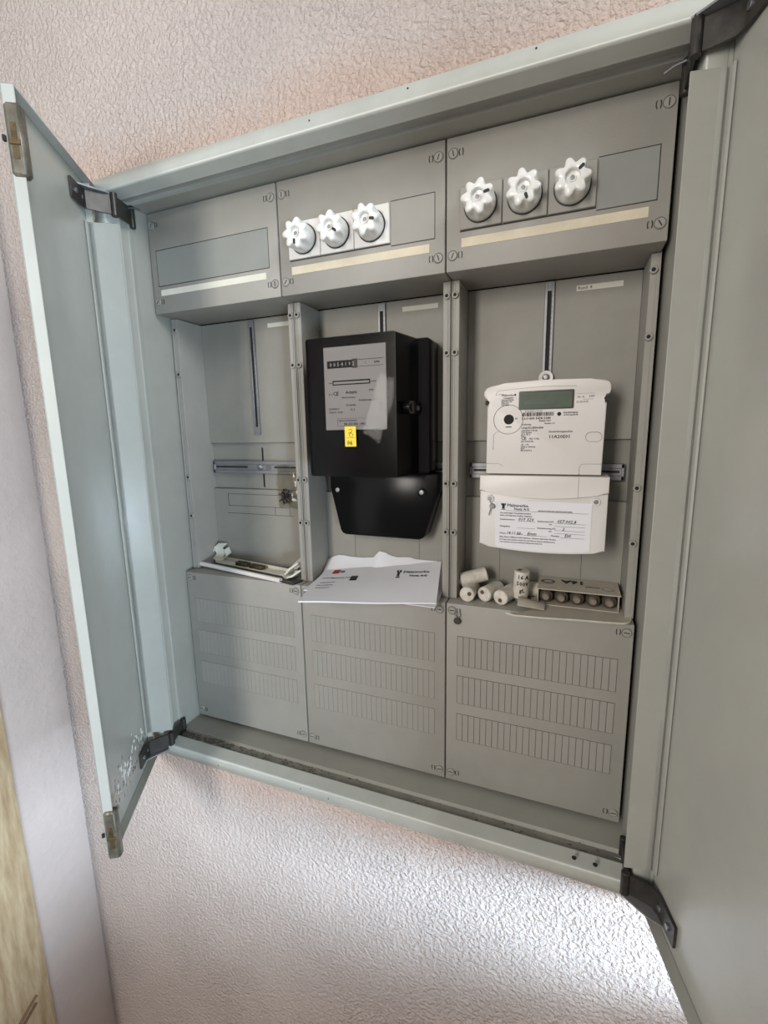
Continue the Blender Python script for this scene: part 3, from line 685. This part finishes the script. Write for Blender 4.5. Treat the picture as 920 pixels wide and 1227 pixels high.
for q, (xa, ya, xb, yb) in enumerate(((.078, .0530, .108, .0470), (.115, .0455, .148, .0390))):
    bt = E('terminal_block', (xa, ya, ZS+.0062), 'x', 'terminal block')
    bm = B(); flatbar(bm, (xa, ya), (xb, yb), .013, ZS+.0062, ZS+.0125, .0012); P('block_body', bm, M['brass'], bt)
    bm = B()
    for t in (.15, .38, .62, .85): x = xa+(xb-xa)*t; y = ya+(yb-ya)*t; cyl(bm, (x, y, ZS+.012), (x, y, ZS+.0138), .0022, 10, .0004)
    P('terminal_screw', bm, M['lead'], bt)
    bt['label'] = ('darkened brass terminal piece on the bracket, further from the envelopes', 'darkened brass terminal piece on the bracket, nearer the envelopes')[q]

# clear bag of screws hanging on the left rail
bag = E('screw_bag', (.19, .072, .412), 'small clear plastic bag of loose screws hanging from the left cross rail', 'plastic bag')
bm = B(); nx, nz = 10, 14
for side in (0, 1):
    g_ = []
    for j in range(nz+1):
        row = []
        for i in range(nx+1):
            u, v = i/nx, j/nz; zz = .4115+.078*v
            bulge = math.sin(math.pi*u)*(.006*(1-v)**1.5+.0012)*math.sin(math.pi*min(1, v*4+.12)/2)
            wr = .0008*math.sin(u*17+v*9)+.0006*math.sin(v*31)
            y = .0745 - (bulge if side else -.0000) + wr*(1 if side else .4)-.001*side
            row.append(bm.verts.new((.1655+.050*u+.004*(1-v)*math.sin(3*u), min(y, .0760), zz+.002*math.sin(u*5))))
        g_.append(row)
    for j in range(nz):
        for i in range(nx): bm.faces.new((g_[j][i], g_[j][i+1], g_[j+1][i+1], g_[j+1][i]))
P('bag_film', bm, M['film'], bag, angle=80)
bm = B(); rn = random.Random(5)
for q in range(16):
    p = Vector((rn.gauss(.1800, .0042), rn.uniform(.0700, .0738), rn.gauss(.4330, .0055))); d = Vector((rn.uniform(-1, 1), rn.uniform(-.25, .25), rn.uniform(-1, 1))).normalized()*.010
    cyl(bm, p, p+d, .0012, 7); cyl(bm, p, p-d*.12, .0026, 8)
tag(P('screws', bm, M['hinge'], bag), kind='stuff')

# ------------------------------------------------------------------ envelopes on the middle shelf
def sheet(bm, fn, nu, nv, t=.0006):
    top = [[bm.verts.new(fn(i/nu, j/nv)) for i in range(nu+1)] for j in range(nv+1)]
    bo = [[bm.verts.new(Vector(fn(i/nu, j/nv))-Vector((0, 0, t))) for i in range(nu+1)] for j in range(nv+1)]
    for j in range(nv):
        for i in range(nu):
            bm.faces.new((top[j][i], top[j][i+1], top[j+1][i+1], top[j+1][i])); bm.faces.new((bo[j][i], bo[j+1][i], bo[j+1][i+1], bo[j][i+1]))
    for i in range(nu):
        bm.faces.new((top[0][i], bo[0][i], bo[0][i+1], top[0][i+1])); bm.faces.new((top[nv][i], top[nv][i+1], bo[nv][i+1], bo[nv][i]))
    for j in range(nv):
        bm.faces.new((top[j][0], top[j+1][0], bo[j+1][0], bo[j][0])); bm.faces.new((top[j][nu], bo[j][nu], bo[j+1][nu], top[j+1][nu]))
    return bm
FL, FR, BR, BL = Vector((.2916, -.0746, .2990)), Vector((.4900, -.0177, .2995)), Vector((.4730, .0770, .3350)), Vector((.2660, .0640, .3075))
def env(u, v):
    p = FL*(1-u)*(1-v)+FR*u*(1-v)+BR*u*v+BL*(1-u)*v
    return p + Vector((0, 0, .0022*math.sin(math.pi*u)*math.sin(math.pi*v)+.0005*math.sin(9*u)*(1-v)))
en = E('white_envelope', (.38, 0, .2955), 'large white window envelope with printed sender logos lying on top at the middle shelf', 'envelope')
bm = B(); sheet(bm, env, 24, 14, .0022); P('envelope_sheet', bm, M['white'], en, angle=60)
def onenv(u, v, up=.0006): return Vector(env(u, v))+Vector((0, 0, up))
def envtext(bm, s, size, u, v, ws=1):
    o = onenv(u, v, .0005); ex = (Vector(env(min(u+.1, 1), v))-Vector(env(u, v))).normalized(); ey = (Vector(env(u, min(v+.1, 1)))-Vector(env(u, v))).normalized(); ez = ex.cross(ey).normalized(); ey = ez.cross(ex)
    mt = Matrix.Translation(o+ez*.0004) @ Matrix((ex, ey, ez)).transposed().to_4x4()
    text(bm, s, size, mt, ext=.0001, wscale=ws); return mt
def envbox(bm, u0, u1, v0, v1, t=.0007):
    a = [onenv(u, v, t) for u, v in ((u0, v0), (u1, v0), (u1, v1), (u0, v1))]; b_ = [onenv(u, v, -.0004) for u, v in ((u0, v0), (u1, v0), (u1, v1), (u0, v1))]
    va = [bm.verts.new(p) for p in a]; vb = [bm.verts.new(p) for p in b_]
    bm.faces.new(va); bm.faces.new(vb[::-1])
    for i in range(4): bm.faces.new((va[i], vb[i], vb[(i+1) % 4], va[(i+1) % 4]))
bm = B(); envbox(bm, .095, .155, .78, .90); P('red_stamp', bm, M['red'], en)
bm = B(); envtext(bm, 'Pfalzwerke', .0085, .71, .70, 1.15); envtext(bm, 'Netz AG', .0070, .765, .60, 1.1); envbox(bm, .664, .682, .62, .74); envbox(bm, .656, .668, .73, .79); envbox(bm, .679, .692, .73, .79); envbox(bm, .658, .690, .58, .60)
envbox(bm, .290, .345, .53, .66); P('print', bm, M['ink'], en)
bm = B()
envtext(bm, 'Pfalzwerke Netz AG', .0058, .125, .60, .9); envtext(bm, 'Kurfuerstenstrasse 29', .0042, .045, .62, .5); envtext(bm, 'Netzkundenservice', .0042, .055, .48, .8); envtext(bm, '67061 Ludwigshafen', .0042, .045, .40, .8); envtext(bm, 'Kundennummer', .0040, .050, .33, .9)
envbox(bm, .165, .20, .80, .86)
P('small_print', bm, M['ink2'], en)
# second, torn envelope underneath and behind
BLb, BRb = Vector((.2620, .0775, .3150)), Vector((.4850, .0785, .3380))
F2L, F2R = Vector((.2680, -.0210, .2962)), Vector((.4905, -.0270, .2962))
wav = [.010, .018, .022, .020, .016, .014, .012, .012, .012, .030, .026, .016, .011, .011, .010, .004, .002, .000, -.002, -.006, -.008]
def env2(u, v):
    i = min(int(u*20), 19); t = u*20-i; k = wav[i]*(1-t)+wav[i+1]*t
    p = F2L*(1-u)*(1-v)+F2R*u*(1-v)+BRb*u*v+BLb*(1-u)*v
    vv = max(0, (v-.72)/.28)
    p.z = .2962 + (p.z-.2962)*v*.55 if v < .72 else (.2962+(p.z-.2962)*.72*.55)*(1-vv)+(p.z+k*.6)*vv
    return p + Vector((0, 0, 0))
bm = B(); sheet(bm, env2, 40, 18, .0010)
tag(P('torn_envelope', bm, M['white'], angle=60), 'torn white envelope showing behind and under the top envelope', 'envelope')

# ------------------------------------------------------------------ right shelf: fuses
def fuse(loc, rot, label, txt=None, group='loose fuse cartridges'):
    """cartridge along local +Z, base end at origin"""
    root = E('fuse_cartridge', (0, 0, 0), label, 'fuse', group)
    bm = B(); lathe(bm, [(0, 0), (.0100, 0), (.0112, .0012), (.0113, .040), (.0103, .0412), (.0085, .0418), (0, .0418)], 28); P('body', bm, M['porcelain_dirty'], root)
    bm = B(); lathe(bm, [(0, -.0006), (.0030, -.0006), (.0032, .0002)], 14, Matrix.Translation((.0035, .002, 0))); P('indicator', bm, M['crack'], root)
    bm = B(); lathe(bm, [(.0075, .0416), (.0072, .0465), (.0050, .0478), (0, .0480)], 18); P('foot_contact', bm, M['galv'], root)
    if txt:
        bm = B()
        for r_, (s_, h) in enumerate(txt):
            n0 = len(bm.verts); text(bm, s_, .0085, Matrix.Identity(4), align='CENTER', ext=.0001, bold=.0002)
            bm.verts.ensure_lookup_table()
            for v in bm.verts[n0:]:
                a = -v.co.x/.0113; rr = .0115+v.co.z
                v.co = Vector((rr*math.sin(a), -rr*math.cos(a), h-v.co.y))
        P('print', bm, M['ink'], root)
    root['label'] = label; root.location = loc; root.rotation_mode = 'QUATERNION'; root.rotation_quaternion = rot
    return root
def aim(d, roll=0): return Vector(d).to_track_quat('Z', 'Y') @ Matrix.Rotation(roll, 4, 'Z').to_quaternion()
r_ = .0113
fuse((.5285, .0130, ZS+r_), aim((.03, 1, 0), 2.2), 'loose white fuse lying end-on, nearest the middle post')
fuse((.5520, .0220, ZS+r_), aim((.42, 1, 0), .3), 'loose white fuse lying end-on, between the two other end-on fuses')
fuse((.5765, .0160, ZS+r_), aim((.36, 1, 0), 4.2), 'loose white fuse lying end-on in front of the upright fuse')
fuse((.5500, .0560, ZS+.0335), aim((-.78, -.30, -.22), 1), 'loose fuse lying on top of the end-on fuses')
fuse((.6045, .0400, ZS+.0480), aim((-.06, .02, -1), 1.0), 'white fuse with bold black lettering standing upright on the right shelf', (('16 A', .010), ('500V', .020), ('gL', .030)))
fuse((.5960, .0655, ZS+r_+.0), aim((.42, .08, .0), 1), 'loose fuse lying behind the upright fuse with metal tip to the right')

# wrapper the pack stands on
wr = E('flattened_wrapper', (.67, .03, ZS), 'pale flattened cardboard sleeve with rounded end under the fuse pack', 'packaging')
bm = B(); op = [(.5890, -.0160), (.6000, -.0205), (.6400, -.0170), (.6780, -.0105), (.7180, -.0060), (.7360, -.0030), (.7430, .0030), (.7462, .0150), (.7470, .0400), (.7440, .0600), (.7350, .0700), (.6300, .0730), (.6160, .0600), (.6250, .0200), (.6150, .0010), (.6000, -.0090)]
prism(bm, op, ZS+.0001, ZS+.0014, plane='xy'); P('sleeve', bm, M['card'], wr)
bm = B(); tube(bm, [(x, y, ZS+.0020) for x, y in op[:9]], .0011, 6); P('sleeve_edge', bm, M['wplas'], wr)
bm = B()
def flap(u, v): return Vector((.6020+.036*u, .0020+.034*v+.006*u, ZS+.0025+.013*math.sin(math.pi*(.15+.8*v))*(1-.75*u)))
sheet(bm, flap, 8, 8, .0008); P('loose_flap', bm, M['card'], wr)

# pack of five fuses
pk = E('fuse_pack', (.68, .055, ZS+.0014), 'open cardboard pack of five fuses printed 16A upside down', 'box')
zb, zt = ZS+.0015, .3255; xa, xb, ya, yb = .6270, .7335, .034, .0775
bm = B(); box(bm, xa, xb, ya, yb, zb, zb+.0010); box(bm, xa, xa+.001, ya+.004, yb, zb, zt); box(bm, xb-.001, xb, ya+.004, yb, zb, zt); box(bm, xa, xb, yb-.001, yb, zb, zt); P('tray', bm, M['card'], pk)
mt = Matrix.Translation((0, ya, zt)) @ Matrix.Rotation(math.radians(-5), 4, 'X') @ Matrix.Translation((0, -ya, -zt))
bm = B(); box(bm, xa-.0005, xb+.0005, ya-.010, yb-.001, zt-.0008, zt+.0004, mtx=Matrix.Translation((0, yb, zt)) @ Matrix.Rotation(math.radians(2), 4, 'X') @ Matrix.Translation((0, -yb, -zt))); top = P('top_flap', bm, M['card'], pk)
bm = B(); F2 = Matrix.Translation((.6900, .0660, zt+.0004)) @ Matrix.Rotation(math.pi, 4, 'Z')
text(bm, '16A', .0180, F2, wscale=1.05, ext=.0005, bold=.0004); P('print', bm, M['ink'], top)
bm = B(); lathe(bm, [(.0070, 0), (.0072, .0004), (.0078, 0)], 24, Matrix.Translation((.7190, .0440, zt-.0004))); box(bm, .6900, .7090, .0440, .0465, zt-.0006, zt+.0004); lathe(bm, [(.0060, 0), (.0064, .0004), (.0100, 0)], 24, Matrix.Translation((.6400, .0560, zt+.0001))); P('small_print', bm, M['ink2'], top)
for q in range(5):
    x = .6385+q*.0209; y0 = .0375; zc = zb+.0010+.0098
    f0 = E('boxed_fuse', (x, y0, zc-.0098), 'brown-grey fuse inside the cardboard pack, ' + ('first from the loose fuses', 'second from the loose fuses', 'middle of the five', 'fourth from the loose fuses', 'last of the five, at the right post')[q], 'fuse', 'fuses in the cardboard pack')
    bm = B(); mt = Matrix.Translation((x, y0+.006, zc)) @ Matrix.Rotation(math.radians(-90), 4, 'X')
    lathe(bm, [(0, 0), (.0085, 0), (.0096, .0015), (.0098, .030), (0, .030)], 20, mt); P('body', bm, M['carddark'], f0)
    bm = B(); lathe(bm, [(0, -.0080), (.0038, -.0076), (.0056, -.0050), (.0058, 0)], 18, mt); P('tip', bm, M['cer'], f0)

# sealing wire and lead disc on the right lower cover
sl = E('wire_seal', (.5165, -.002, .262), 'dark round lead seal hanging from the right lower cover top left screw', 'seal')
bm = B(); cyl(bm, (.5178, -.0045, .2700), (.5178, -.0010, .2700), .0052, 18, .0007); P('seal_disc', bm, M['lead'], sl)
bm = B(); tube(bm, [(.5120, -.0020, .2805), (.5150, -.0030, .2770), (.5172, -.0035, .2735)], .00045, 6); tube(bm, [(.5205, -.0015, .2860), (.5225, -.0030, .2800), (.5195, -.0035, .2735)], .0007, 6); tube(bm, [(.5165, -.0015, .2860), (.5160, -.0030, .2800), (.5178, -.0035, .2735)], .0007, 6)
P('seal_wire', bm, M['steel'], sl)
